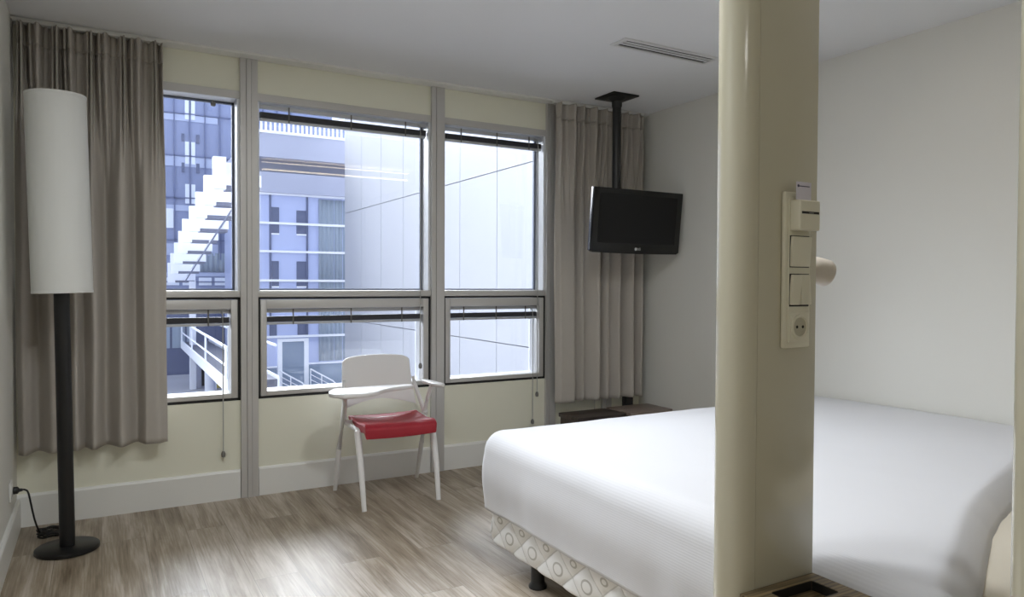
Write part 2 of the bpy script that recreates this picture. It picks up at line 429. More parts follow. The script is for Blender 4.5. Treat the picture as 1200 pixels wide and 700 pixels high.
MB().lathe((3.444, -.028, .238), [(.004, 0), (.0105, .004), (.0115, .02), (.006, .034)], 14).build('cord_weight', 'weight', c, smooth=True)

# ------------------------------------------------------------------ curtains
def curtain(name, x0, x1, zb, zt, folds, npleat, label, seed, y0=-.098, amp=.054):
    """folds: [(position 0..1, depth -1..1)] as they hang at the hem"""
    t = thing(name, label, 'curtain', ((x0+x1)/2, y0, zb), 'taupe curtains')
    xs = [f[0] for f in folds]; ds = [f[1] for f in folds]
    rnd = random.Random(seed); ph = rnd.random()*6
    def shape(u, z):
        k = smooth((z-(zt-.85))/.75)        # 0 hem, 1 heading
        low = interp(xs, ds, u)
        s = u*npleat
        fr = s-math.floor(s)
        trip = math.sin(2*PI*s)*.55+.45*math.sin(2*PI*s*3+ph)*(1 if fr < .6 else .3)
        yy = (low*(1-k)+trip*k*1.05)*amp
        xx = x0+(x1-x0)*u
        xx += .012*math.sin(2*PI*s*.5+ph)*k + .010*noise.noise((u*9, z*1.2, seed))
        yy += .010*noise.noise((u*7, z*.9, seed+5))
        # pinch below the heading
        hd = max(0, 1-abs(z-(zt-.095))/.06)
        yy *= 1-.45*hd*(0.5+.5*math.cos(2*PI*s))
        return xx, y0-yy, z
    zh = zt-.10
    def body(u, v):
        z = zb+(zh-zb)*v
        return shape(u, z)
    grid_obj('drape', body, 260, 70, 'curtain', t, solid=.004, soff=0)
    def head(u, v):
        z = zh+(zt-zh)*v
        return shape(u, z)
    grid_obj('pleated_heading', head, 260, 8, 'curtain', t, solid=.005, soff=0)
    b = MB()
    b.box(x0-.02 if x0 > .1 else .006, y0-.012, zt+.001, x1, y0+.012, H-.0135)
    b.build('curtain_track', 'white', t)
    return t
Lf = [(0, .3), (.04, .9), (.13, -.9), (.22, .9), (.31, -.9), (.38, .8), (.43, -.6), (.49, .95), (.575, -.9), (.68, 1), (.785, -1), (.85, .6), (.93, .8), (1, .2)]
curtain('curtain', .012, .655, .375, 2.424, Lf, 9, 'long taupe curtain in the left corner behind the floor lamp', 3)
Rf = [(0, .0), (.05, .7), (.17, .8), (.25, -.7), (.31, .2), (.35, -.6), (.46, .9), (.53, -.9), (.58, .5), (.62, -.4), (.70, .9), (.77, -.9), (.86, .9), (.93, -.7), (.98, .8), (1, .3)]
curtain('curtain', 3.05, 3.80, .385, 2.424, Rf, 8, 'taupe curtain by the right corner behind the television', 11)

# ------------------------------------------------------------------ floor lamp
bx, by = .223, -.468
t = thing('floor_lamp', 'tall floor lamp with long white cylinder shade on a black pole', 'lamp', (bx, by, 0))
MB().lathe((bx, by, 0), [(.118, 0), (.127, .003), (.127, .017), (.122, .021), (.03, .023)], 48).build('base', 'black', t, smooth=True)
tp = Vector((.203, by, 1.6))
MB().tube([(bx, by, .02), tp], .031, 24).build('pole', 'black', t, smooth=True)
s0, s1 = Vector((.213, by, 1.150)), Vector((.192, by, 2.020)); ax = (s1-s0).normalized(); Ls = (s1-s0).length
b = MB(); A = [b.ring(s0+ax*h, r, ax, 56) for r, h in ((.1150, 0), (.1185, 0), (.1185, Ls), (.1150, Ls))]
for i in range(4): b.bridge(A[i], A[(i+1) % 4])
sh = b.build('lamp_shade', 'shade', t, smooth=True)
for q, nm in ((s0, 'lower'), (s1-ax*.012, 'upper')):
    b = MB(); A = [b.ring(q+ax*h, r, ax, 56) for r, h in ((.1186, 0), (.1195, .001), (.1195, .011), (.1186, .012))]
    for i in range(4): b.bridge(A[i], A[(i+1) % 4])
    b.build('shade_rim', 'shade', sh, smooth=True)
b = MB()
for k in range(3):
    a = k*2*PI/3; q = s1-ax*.03
    b.tube([q, q+Vector((math.cos(a)*.116, math.sin(a)*.116, 0))], .0025, 6)
b.build('shade_spider', 'black', sh)
MB().lathe((.2035, by, 1.6), [(.02, 0), (.02, .05), (.032, .09), (.03, .12), (.01, .14)], 18).build('bulb', 'white', t, smooth=True)
# flex: plug at the left wall, drops to the floor, coiled behind the base
pts = [(.045, -.335, .262), (.055, -.332, .262), (.068, -.325, .250), (.075, -.31, .20), (.085, -.28, .12), (.098, -.25, .05), (.115, -.232, .012)]
c0 = Vector((.150, -.215, 0))
for k in range(0, 74):
    a = PI+k*2*PI/18; r = .050+.006*math.sin(k*.9)
    pts.append((c0.x+r*1.05*math.cos(a), c0.y+r*.8*math.sin(a), .006+.028*k/74+.003*math.sin(k*1.7)))
pts += [(.20, -.27, .012), (.215, -.33, .007), (.222, -.36, .010)]
# smooth the flex
def chaikin(p, n=2):
    p = [Vector(q) for q in p]
    for _ in range(n):
        q = [p[0]]
        for a, c in zip(p, p[1:]): q += [a*.75+c*.25, a*.25+c*.75]
        p = q+[p[-1]]
    return p
cb = MB().tube(chaikin(pts, 1), .0042, 8).build('power_flex', 'blackp', t, smooth=True)
MB().lathe((.012, -.335, .262), [(.008, .000), (.017, .002), (.016, .018), (.008, .024), (.006, .036)], 16, (1, 0, 0)).build('plug', 'blackp', cb, smooth=True)
t = thing('wall_socket', 'small white wall socket low on the left wall with a black plug in it', 'socket', (0, -.335, .262))
MB().box(0, -.377, .220, .009, -.293, .304).build('plate', 'white', t, bevel=.003)
MB().lathe((.0085, -.335, .262), [(.030, 0), (.030, .003), (.022, .003), (.021, .0012)], 24, (1, 0, 0)).build('socket_ring', 'white', t, smooth=True)

# ------------------------------------------------------------------ chair
t = thing('armchair', 'white plastic chair with a red seat and a writing tablet arm below the window', 'chair', (1.78, -.35, 0))
def slab(pts, w, d, u):   # oval section leg
    return MB().tube(pts, [(w, d)]*len(pts), 16, True, u)
X = Vector((1, 0, 0))
def leg(pts, ra, rb): 
    n = len(pts)
    return MB().tube(pts, [(ra[i], rb[i]) for i in range(n)], 16, True, None)
# rear foot to arm (left, right); the ring's first axis lies across the chair
leg([(1.533, -.118, 0), (1.529, -.21, .26), (1.524, -.31, .46), (1.516, -.365, .54), (1.508, -.39, .596)], [.009, .011, .013, .014, .016], [.012, .015, .020, .020, .018]).build('leg', 'chairw', t, smooth=True)
leg([(2.049, -.090, 0), (2.040, -.19, .24), (2.022, -.29, .44), (2.016, -.305, .455)], [.009, .011, .013, .013], [.012, .015, .020, .018]).build('leg', 'chairw', t, smooth=True)
leg([(1.555, -.582, 0), (1.552, -.54, .20), (1.550, -.485, .405), (1.550, -.472, .420)], [.012, .013, .014, .009], [.013, .016, .019, .012]).build('leg', 'chairw', t, smooth=True)
leg([(1.981, -.576, 0), (1.983, -.54, .20), (1.985, -.475, .400), (1.985, -.462, .415)], [.012, .013, .014, .009], [.013, .016, .019, .012]).build('leg', 'chairw', t, smooth=True)
for sx in (0, 1):
    pass
# frame under the seat
b = MB(); b.tube([(1.535, -.30, .425), (2.022, -.285, .425)], .012, 12); b.tube([(1.552, -.475, .405), (1.985, -.465, .400)], .011, 12)
b.tube([(1.545, -.29, .42), (1.560, -.47, .405)], .012, 12); b.tube([(2.012, -.28, .42), (1.985, -.47, .402)], .012, 12)
b.build('seat_frame', 'chairw', t, smooth=True)
# right arm: V of two struts and a flat pad
leg([(2.014, -.295, .440), (2.016, -.335, .53), (2.020, -.385, .612)], [.012, .011, .012], [.018, .014, .014]).build('arm_strut', 'chairw', t, smooth=True)
leg([(2.014, -.290, .445), (2.008, -.235, .52), (2.000, -.185, .59), (1.993, -.165, .64)], [.011, .011, .010, .007], [.020, .017, .015, .010]).build('back_strut', 'chairw', t, smooth=True)
leg([(1.540, -.290, .445), (1.552, -.235, .52), (1.566, -.185, .59), (1.574, -.165, .64)], [.011, .011, .010, .007], [.020, .017, .015, .010]).build('back_strut', 'chairw', t, smooth=True)
b = MB(); b.prism([(2.016, -.245), (2.004, -.30), (2.004, -.40), (2.016, -.475), (2.034, -.505), (2.058, -.49), (2.066, -.43), (2.058, -.33), (2.040, -.25)], .612, .630)
b.build('armrest', 'chairw', t, bevel=.006, seg=3)
# writing tablet on the left arm
b = MB(); poly = [(1.462, -.335), (1.418, -.40), (1.396, -.48), (1.408, -.53), (1.452, -.572), (1.56, -.582), (1.640, -.55), (1.690, -.49), (1.76, -.44), (1.865, -.410), (1.906, -.40), (1.908, -.36), (1.880, -.335), (1.70, -.318)]
b.prism(poly, .600, .622)
b.build('writing_tablet', 'chairw', t, bevel=.007, seg=3)
MB().box(1.462, -.47, .580, 1.552, -.36, .601).build('tablet_hinge', 'chairw', t, bevel=.006)
# seat: cushion with dipped middle and front lip
def seat_top(u, v):
    x0 = 1.582-.030*v; x1 = 2.000-.042*v
    x = x0+(x1-x0)*u; y = -.205-.405*v
    c = (2*u-1)**2
    z = .440+.006*c-.006*math.sin(PI*min(1, v*1.15))+.012*smooth((v-.5)/.5)-.022*max(0, (v-.86)/.14)**2
    return x, y, z
b = MB(); n = 22; top = []; bot = []
for i in range(n+1):
    top.append([b.bm.verts.new(seat_top(i/n, j/n)) for j in range(n+1)])
    rr = []
    for j in range(n+1):
        x, y, z = seat_top(i/n, j/n); c = (2*i/n-1)**2
        k = .5+.5*smooth((j/n-.2)/.6)
        rr.append(b.bm.verts.new((1.78+(x-1.78)*.99-.012*(j/n)*0, y*.995+.0, z-.050*k+(-.006 if j == n else 0))))
    bot.append(rr)
for i in range(n):
    for j in range(n):
        b.bm.faces.new((top[i][j], top[i+1][j], top[i+1][j+1], top[i][j+1])); b.bm.faces.new((bot[i][j], bot[i][j+1], bot[i+1][j+1], bot[i+1][j]))
for i in range(n):
    b.bm.faces.new((top[i][0], bot[i][0], bot[i+1][0], top[i+1][0])); b.bm.faces.new((top[i][n], top[i+1][n], bot[i+1][n], bot[i][n]))
    b.bm.faces.new((top[0][i], top[0][i+1], bot[0][i+1], bot[0][i])); b.bm.faces.new((top[n][i], bot[n][i], bot[n][i+1], top[n][i+1]))
b.build('seat', 'red', t, bevel=.008, seg=3, ang=80)
# backrest shell: wide, gently curved, arched lower edge
def back_pt(u, v, off):
    xm = 1.782; half = .206+.016*(1-v)
    s = 2*u-1
    k = abs(s)**9*.020                      # rounded top corners
    zt = .775-k-.012*s*s; zb = .525-.048*abs(s)**1.6
    z = zb+(zt-zb)*v
    y = -.195+.075*v+.020*(1-s*s)+off+.012*math.sin(PI*v)
    return xm+half*s, y, z
b = MB(); n = 26; A = []; B = []
for i in range(n+1):
    A.append([b.bm.verts.new(back_pt(i/n, j/n, 0)) for j in range(n+1)]); B.append([b.bm.verts.new(back_pt(i/n, j/n, .014)) for j in range(n+1)])
for i in range(n):
    for j in range(n):
        b.bm.faces.new((A[i][j], A[i+1][j], A[i+1][j+1], A[i][j+1])); b.bm.faces.new((B[i][j], B[i][j+1], B[i+1][j+1], B[i+1][j]))
    b.bm.faces.new((A[i][0], B[i][0], B[i+1][0], A[i+1][0])); b.bm.faces.new((A[i][n], A[i+1][n], B[i+1][n], B[i][n]))
    b.bm.faces.new((A[0][i], A[0][i+1], B[0][i+1], B[0][i])); b.bm.faces.new((A[n][i], B[n][i], B[n][i+1], A[n][i+1]))
b.build('backrest', 'chairw', t, bevel=.004, seg=2, ang=60)

# ------------------------------------------------------------------ television and its ceiling mount
t = thing('television_mount', 'black ceiling pole mount with a square plate above the television', 'mount', (3.36, -.37, H))
Rz = Matrix.Rotation(math.radians(0), 3, 'Z')
MB().box(3.36-.105, -.37-.105, H-.012, 3.36+.105, -.37+.105, H-.001).build('ceiling_plate', 'black', t, bevel=.003)
MB().lathe((3.36, -.37, H-.075), [(.030, 0), (.034, .01), (.034, .04), (.046, .050), (.062, .062), (.062, .064)], 28).build('collar', 'black', t, smooth=True)
MB().tube([(3.36, -.37, 1.60), (3.36, -.37, H-.06)], .029, 22).build('pole', 'black', t, smooth=True)
MB().box(3.32, -.4225, 1.58, 3.40, -.40, 1.66).box(3.335, -.41, 1.59, 3.385, -.37, 1.67).build('bracket', 'black', t, bevel=.003)
tl = math.radians(-6); cz = 1.612; cy = -.47; cx = 3.452; Wt, Ht = .742, .418
t = thing('television', 'black flat television hanging from the ceiling pole in the right corner', 'television', (cx, cy, cz-Ht/2))
RX = Matrix.Rotation(-tl, 3, 'X'); PV = Vector((cx, cy, cz))
def tvb(mb, *a, **k):
    o = mb; bmesh.ops.rotate(o.bm, verts=o.bm.verts, cent=PV, matrix=RX); return o.build(*a, **k)
b = MB(); z0, z1 = cz-Ht/2, cz+Ht/2; x0, x1 = cx-Wt/2, cx+Wt/2
b.box(x0, cy-.02, z0+.012, x1, cy+.018, z1)
arc = [(x0, z0+.014)]+[(x0+.02+(Wt-.04)*k/16, z0-.004*math.sin(PI*k/16)+.002) for k in range(17)]+[(x1, z0+.014)]
A = [b.bm.verts.new((p[0], cy-.02, p[1])) for p in arc]; B = [b.bm.verts.new((p[0], cy+.018, p[1])) for p in arc]
b.bridge(A, B); b.bm.faces.new(A); b.bm.faces.new(B[::-1])
tvb(b, 'bezel', 'gloss', t, bevel=.003)
tvb(MB().box(x0+.05, cy+.018, z0+.05, x1-.05, cy+.042, z1-.04), 'rear_housing', 'blackp', t, bevel=.01)
tvb(MB().box(x0+.048, cy-.0215, z0+.066, x1-.048, cy-.019, z1-.036), 'screen', 'screen', t)
# round emblem and letters on the lower bezel
lg = tvb(MB().lathe((cx-.006, cy-.0203, z0+.030), [(.010, 0), (.010, .0016), (.0092, .0018)], 24, (0, -1, 0)), 'emblem', 'logo', t, smooth=True)
fc = D.curves.new('letters', 'FONT'); fc.body = 'LG'; fc.size = .022; fc.extrude = .0005; fc.align_x = 'LEFT'; fc.align_y = 'CENTER'
fo = D.objects.new('letters_tmp', fc); COL.objects.link(fo); bpy.context.view_layer.update()
me = D.meshes.new_from_object(fo.evaluated_get(bpy.context.evaluated_depsgraph_get())); D.objects.remove(fo)
Tm = Matrix.Translation(Vector((cx+.007, cy-.0215, z0+.030))) @ Matrix.Rotation(PI/2, 4, 'X')
me.transform(Tm); me.transform(Matrix.Translation(PV) @ RX.to_4x4() @ Matrix.Translation(-PV)); me.transform(Matrix.Translation(-Vector(t.location)))
me.materials.clear(); me.materials.append(M['logo'])
lo = D.objects.new('lettering', me); COL.objects.link(lo); lo.parent = t

# ------------------------------------------------------------------ ceiling air outlet
t = thing('air_vent', 'long narrow white air outlet in the ceiling', 'vent', (3.008, -1.255, H))
vx0, vx1, vy0, vy1 = 2.675, 3.340, -1.318, -1.188
b = MB(); z0 = H-.008
for q in ((vx0, vy0, vx1, vy0+.022), (vx0, vy1-.022, vx1, vy1), (vx0, vy0+.022, vx0+.03, vy1-.022), (vx1-.03, vy0+.022, vx1, vy1-.022)): b.box(q[0], q[1], z0, q[2], q[3], H-.0005)
b.build('frame', 'vent', t, bevel=.002)
MB().box(vx0+.025, vy0+.02, H-.0012, vx1-.025, vy1-.02, H-.0004).build('slot', 'dark', t)
for k, yy in enumerate((-1.284, -1.256)):
    MB().box(vx0+.032, yy, H-.0075, vx1-.032, yy+.022, H-.004, Matrix.Rotation(math.radians(8), 3, 'X'), (0, yy+.011, H-.006)).build('vane', 'vent', t)

# ------------------------------------------------------------------ bed
BX0, BX1, BY0, BY1 = 1.809, 3.835, -1.502, -3.56
t = thing('bed_base', 'white quilted box spring under the duvet standing on short black legs', 'bed', (2.82, -2.5, 0))
b = MB(); zb0, zb1 = .0885, .237
# quilted border: puffed diamonds round the visible sides
per = [(BX0, BY1), (BX0, BY0), (BX1, BY0), (BX1, BY1)]
cell = .180
def wrap(sv):
    L1 = BY0-BY1; L2 = BX1-BX0; L3 = L1; rr = .03
    if sv < L1: p = Vector((BX0, BY1+sv, 0)); nrm = Vector((-1, 0, 0))
    elif sv < L1+L2: p = Vector((BX0+sv-L1, BY0, 0)); nrm = Vector((0, 1, 0))
    else: p = Vector((BX1, BY0-(sv-L1-L2), 0)); nrm = Vector((1, 0, 0))
    # round the corners
    a = max(0, rr-abs(sv-L1))/rr; c = max(0, rr-abs(sv-L1-L2))/rr
    if a: nrm = (Vector((-1, 0, 0))*(.5+.5*(L1-sv)/rr)+Vector((0, 1, 0))*(.5-.5*(L1-sv)/rr)).normalized(); p -= nrm*.012*a
    if c: nrm = (Vector((0, 1, 0))*(.5+.5*(L1+L2-sv)/rr)+Vector((1, 0, 0))*(.5-.5*(L1+L2-sv)/rr)).normalized(); p -= nrm*.012*c
    return p, nrm
LT = (BY0-BY1)*2+BX1-BX0
def qv(u, v):
    sv = u*LT; z = zb0+(zb1-zb0)*v
    p, nrm = wrap(sv)
    a = (sv/cell+z/.148)*PI; c = (sv/cell-z/.148)*PI
    puff = (abs(math.sin(a))*abs(math.sin(c)))**.38
    edge = min(1, v/.08, (1-v)/.08); edge = math.sqrt(max(0, edge))
    q = p+nrm*(-.014+.019*puff*edge+.002*edge)
    return q.x, q.y, z
grid_obj('quilted_border', qv, 900, 22, 'quilt', t, uvfn=lambda u, v: (u*LT/cell+.1, (zb0+(zb1-zb0)*v)/.148))
MB().box(BX0+.012, BY1, zb0+.002, BX1-.012, BY0-.012, zb1-.002).build('box', 'duvet', t, bevel=.01)
for lx, ly in ((1.852, -1.83), (1.852, -3.25), (3.79, -1.83), (3.79, -3.25)):
    MB().lathe((lx, ly, 0), [(.036, 0), (.037, .004), (.036, .010), (.028, .020), (.027, .028), (.027, .092)], 24).build('leg', 'black', t, smooth=True)
# mattress in a cream fitted sheet
b = MB(); b.box(BX0+.030, BY1, .2385, BX1-.02, BY0-.055, .455)
mo = b.build('mattress', 'sheet', bevel=.05, seg=5, origin=(2.82, -2.5, .2385), ang=80)
tag(mo, 'thick mattress in a cream fitted sheet mostly covered by the duvet', 'mattress')
# duvet
r = .060; X0, X1, Y0 = 1.799, W-.012, -1.487
zt, hem = .549, .242
YE = [(1.79, -3.472), (2.064, -3.352), (2.275, -3.256), (2.434, -3.186), (2.635, -3.113), (2.877, -3.04), (3.9, -2.76)]
def yend(x):
    for (a, p), (c, q) in zip(YE, YE[1:]):
        if x <= c: return p+(q-p)*(max(x, a)-a)/(c-a)
    return YE[-1][1]
arcl = r*PI/2; drop = zt-hem; DL = arcl+(drop-r)
def hv(l):
    if l <= arcl: a = l/r; return r*math.sin(a), r*(1-math.cos(a))
    return r, r+(l-arcl)
XI = X0+r; YI = Y0-r
ua = DL; ub = X1-XI
def duv(u, v):
    a = -DL+(DL+ub)*(u if True else 0)      # across
    da = max(0, -a); x_in = max(a, 0)+XI
    ln = YI-yend(X0 if da else x_in)
    bpar = -DL+(DL+ln)*v
    db = max(0, -bpar); y_in = YI-max(bpar, 0)
    l = max(da, db)
    if l > 0:
        th = math.atan2(db, da); h, vv = hv(l)
        x = x_in-h*math.cos(th); y = y_in+h*math.sin(th); z = zt-vv
        ox, oy = -math.cos(th), math.sin(th)
    else:
        x, y, z, ox, oy = x_in, y_in, zt, 0, 0
    if l > arcl*.5:
        k = smooth((l-arcl*.5)/(DL-arcl*.5))
        s = (y if da >= db else x)
        bul = .012*math.sin(PI*k)+.008*k*noise.noise((s*3.1, z*2, 2))+.005*k*noise.noise((s*9, z*3, 4))
        x += ox*bul*(1 if x > 1.0 else 0); y += oy*bul
        z += .010*k*noise.noise((s*1.9, 0, 7))
    # soft undulation on top
    z += .006*noise.noise((x*1.6, y*1.6, 1))+.0025*noise.noise((x*6, y*4, 3)) if l < arcl else 0
    # slight crown towards the middle
    if l == 0:
        e = min(1, (x-XI)/.5)*min(1, (YI-y)/.5); z += .008*e
    # rounded end towards the pillow
    dist = (1-v)*(DL+ln)
    if dist < .06:
        q = 1-dist/.06
        z -= .055*q**2
        if x < 1.9: pass
    x = max(x, 1.782) if y < -3.0 else x
    return x, y, z
do = grid_obj('duvet', duv, 190, 170, 'duvet', origin=(2.8, -2.5, hem), uvfn=lambda u, v: (u*(DL+ub), v*2.4), solid=.024, soff=-1)
tag(do, 'smooth white duvet spread over the whole bed', 'duvet')
# pillow tucked at the head
def yp(x): return yend(x)-.168
def pil(sgn):
    def f(u, v):
        s, q = 2*u-1, 2*v-1
        e = ((1-abs(s)**2.6)*(1-abs(q)**2.6)); e = max(0, e)**.5
        x = 2.50+.46*s*(1-.04*q*q); y = yp(x)+.19*q*(1-.05*s*s)
        return x, y, .4935+sgn*.033*e+.004*noise.noise((x*8, y*8, sgn))
    return f
t = thing('pillow', 'cream pillow peeping out from the turned edge of the duvet', 'pillow', (2.44, -3.462, .456))
b = MB(); n = 28; T = {}; f1, f0 = pil(1), pil(-1)
for i in range(n+1):
    for j in range(n+1):
        T[i, j, 1] = b.bm.verts.new(f1(i/n, j/n))
        T[i, j, 0] = T[i, j, 1] if i in (0, n) or j in (0, n) else b.bm.verts.new(f0(i/n, j/n))
for i in range(n):
    for j in range(n):
        b.bm.faces.new((T[i, j, 1], T[i+1, j, 1], T[i+1, j+1, 1], T[i, j+1, 1])); b.bm.faces.new((T[i, j, 0], T[i, j+1, 0], T[i+1, j+1, 0], T[i+1, j, 0]))
b.build('cushion', 'sheet', t, smooth=True, ang=180)

# ------------------------------------------------------------------ low furniture in the corner beyond the bed
t = thing('low_bench', 'low dark wooden bench under the right curtain beyond the bed', 'bench', (3.27, -.24, 0))
MB().box(3.07, -.37, .295, 3.46, -.125, .322).build('top', 'bench', t, bevel=.003)
MB().box(3.08, -.36, 0, 3.105, -.135, .295).build('side_panel', 'bench', t); MB().box(3.425, -.36, 0, 3.45, -.135, .295).build('side_panel', 'bench', t)
MB().box(3.105, -.35, .08, 3.425, -.14, .10).build('shelf', 'bench', t)
t = thing('low_table', 'low grey brown table in the corner beside the dark bench', 'table', (3.65, -.25, 0))
MB().box(3.475, -.40, .305, 3.845, -.125, .326).build('top', 'benchl', t, bevel=.002)
for lx in (3.485, 3.81):
    for ly in (-.39, -.16): MB().box(lx, ly, 0, lx+.025, ly+.025, .305).build('leg', 'black', t)

# ------------------------------------------------------------------ partition posts with bullnose edge, bedside shelf
def post(name, xc, yn, yf, xr, label):
    t = thing(name, label, 'post', ((xc+xr)/2, (yn+yf)/2, 0), 'glossy cream posts beside the bed')
    rad = (yf-yn)/2; ym = (yn+yf)/2
    MB().box(xc+.0012, yn, 0, xr, yf, H-.002).build('panel', 'post', t, bevel=.002)
    poly = [(xc, yn)]+[(xc-rad*math.sin(PI*k/24), ym-rad*math.cos(PI*k/24)) for k in range(1, 24)]+[(xc, yf)]
    MB().prism(poly, 0, H-.002).build('rounded_edge', 'post', t, smooth=True, ang=30)
    return t
post('partition_post', 1.580, -3.157, -3.057, 1.770, 'broad glossy cream post with switches standing beside the bed')
post('partition_post', 1.564, -3.775, -3.675, 1.770, 'cream post at the right margin near the pillow')
# shelf between the posts, with a tray recess and a round cup hole
t = thing('bedside_shelf', 'striped dark wood shelf with a cut out tray at the foot of the switch post', 'shelf', (1.64, -3.41, .50))
SX0, SX1, SY0, SY1 = 1.535, 1.768, -3.674, -3.1585
bs = MB().box(SX0, SY0, .520, SX1, SY1, .540).build('shelf_top', 'zebra', t)
def cut(mb):
    k = mb.build('cutter', 'dark', origin=(0, 0, 0)); md = bs.modifiers.new('cut', 'BOOLEAN'); md.object = k; md.operation = 'DIFFERENCE'; md.solver = 'EXACT'; return k
k1 = cut(MB().prism([(1.602, -3.185), (1.722, -3.185), (1.729, -3.190), (1.730, -3.197), (1.730, -3.250), (1.727, -3.256), (1.720, -3.258), (1.602, -3.258), (1.595, -3.252), (1.595, -3.192)], .50, .56))
k2 = cut(MB().lathe((1.705, -3.305, .50), [(.032, 0), (.032, .06)], 32))
bpy.context.view_layer.update()
me = D.meshes.new_from_object(bs.evaluated_get(bpy.context.evaluated_depsgraph_get()))
bs.modifiers.clear(); bs.data = me
for k in (k1, k2): D.objects.remove(k)
MB().box(SX0, SY0, .500, SX1, SY1, .5195).build('tray_floor', 'zebra', t)
b = MB()
for q in ((1.597, -3.188, 1.7285, -3.1865), (1.727, -3.256, 1.7285, -3.188), (1.597, -3.2565, 1.727, -3.255), (1.597, -3.255, 1.5985, -3.188)): b.box(q[0], q[1], .5197, q[2], q[3], .5396)
b.build('tray_liner', 'dark', t)
MB().box(SX0+.005, SY0, 0, SX1-.010, SY1, .4995).build('cabinet', 'post', t)

# switch panel
PX0, PX1, PZ0, PZ1, PY = 1.650, 1.737, 1.060, 1.404, -3.1575
t = thing('switch_panel', 'tall cream switch and socket panel on the broad post', 'switch', ((PX0+PX1)/2, PY, PZ0))
MB().box(PX0, PY-.010, PZ0, PX1, PY, PZ1).build('cover_plate', 'plastic', t, bevel=.004, seg=3)
MB().box(PX0+.010, PY-.0135, PZ0+.012, PX1-.008, PY-.010, PZ1-.012).build('inner_frame', 'plastic', t, bevel=.0015)
xa, xb = PX0+.014, PX1-.012
ch = MB().box(xa-.002, PY-.040, 1.318, xb+.004, PY-.0135, 1.384).build('card_holder', 'plastic', t, bevel=.004, seg=3)
MB().box(xa+.004, PY-.0412, 1.354, xb-.002, PY-.0395, 1.359).build('card_slot', 'dark', ch)
MB().box(xa+.026, PY-.0415, 1.3545, xb-.020, PY-.0405, 1.3575).build('slot_mark', 'weight', ch)
def rocker(z0, z1, xs):
    for (x0, x1, ti) in xs:
        MB().box(x0, PY-.021, z0, x1, PY-.0130, z1, Matrix.Rotation(math.radians(ti), 3, 'X'), (0, PY-.015, (z0+z1)/2)).build('rocker', 'plastic', t, bevel=.0015)
MB().box(xa-.001, PY-.0142, 1.238, xb+.001, PY-.0130, 1.308).build('rocker_surround', 'dark', t)
rocker(1.240, 1.306, [(xa, xb, 4)])
MB().box(xa-.001, PY-.0142, 1.152, xb+.001, PY-.0130, 1.224).build('rocker_surround', 'dark', t)
rocker(1.156, 1.222, [(xa, xa+.030, 5), (xa+.031, xb, -4)])
so = MB().box(xa, PY-.0165, 1.074, xb, PY-.0130, 1.140).build('socket', 'plastic', t, bevel=.0015)
sc = ((xa+xb)/2, PY-.0160, 1.107)
b = MB(); A = [b.ring((sc[0], PY-.0150-h, sc[2]), rr, (0, -1, 0), 32) for rr, h in ((.0275, 0), (.0275, .0045), (.0225, .0045), (.0205, .0016))]
for q in range(3): b.bridge(A[q], A[q+1])
b.build('socket_rim', 'plastic', so, smooth=True)
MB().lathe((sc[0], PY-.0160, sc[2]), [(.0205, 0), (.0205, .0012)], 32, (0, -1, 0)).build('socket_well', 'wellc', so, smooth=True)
for dx in (-.0095, .0095):
    MB().lathe((sc[0]+dx, PY-.0172, sc[2]), [(.0034, 0), (.0034, .0006)], 14, (0, -1, 0)).build('pin_hole', 'dark', so)
t = thing('key_card', 'pale lilac key card standing in the card holder of the switch panel', 'card', (1.685, PY-.026, 1.3845))
MB().box(1.664, PY-.0285, 1.3845, 1.712, PY-.0275, 1.424).build('card', 'card', t)
MB().box(1.670, PY-.0289, 1.4135, 1.706, PY-.0284, 1.4155).build('printed_line', 'cardink', t)
MB().lathe((1.670, PY-.0284, 1.4150), [(.0032, 0), (.0032, .0004)], 12, (0, -1, 0)).build('printed_dot', 'cardink', t)

# reading lamp on the bed side of the post
t = thing('reading_lamp', 'small pearl coloured round reading lamp on the bed side of the broad post', 'lamp', (1.771, -3.10, 1.235))
MB().lathe((1.7702, -3.100, 1.235), [(.030, 0), (.030, .008), (.012, .012), (.011, .035)], 24, (1, 0, 0)).build('wall_rose', 'lampw', t, smooth=True)
axl = Vector((.92, -.25, -.28)).normalized()
hd = MB().lathe(Vector((1.866, -3.098, 1.231))-axl*.045, [(.010, 0), (.024, .006), (.031, .020), (.033, .056), (.030, .062), (.025, .062), (.023, .057)], 32, axl).build('lamp_head', 'lampw', t, smooth=True)
# linear light over the head of the bed (seen mirrored in the middle window)
t = thing('linear_light', 'slim warm light bar mirrored in the glass of the middle window', 'light', (2.53, -3.13, 2.338))
MB().box(1.772, -3.165, 2.348, 3.36, -3.105, 2.408).build('body', 'white', t, bevel=.003)
MB().box(1.79, -3.158, 2.408, 3.34, -3.112, 2.418).build('diffuser', 'warm', t)
MB().box(1.79, -3.158, 2.338, 3.34, -3.112, 2.348).build('diffuser', 'warm', t)
for x in (1.95, 3.2): MB().tube([(x, -3.135, 2.41), (x, -3.135, H)], .004, 8).build('hanger', 'darkalu', t)

# ------------------------------------------------------------------ outdoors
GZ = -3.6
MB().box(-25, .6, GZ-.2, 40, 60, GZ).build('ground', 'paving', structure=True)
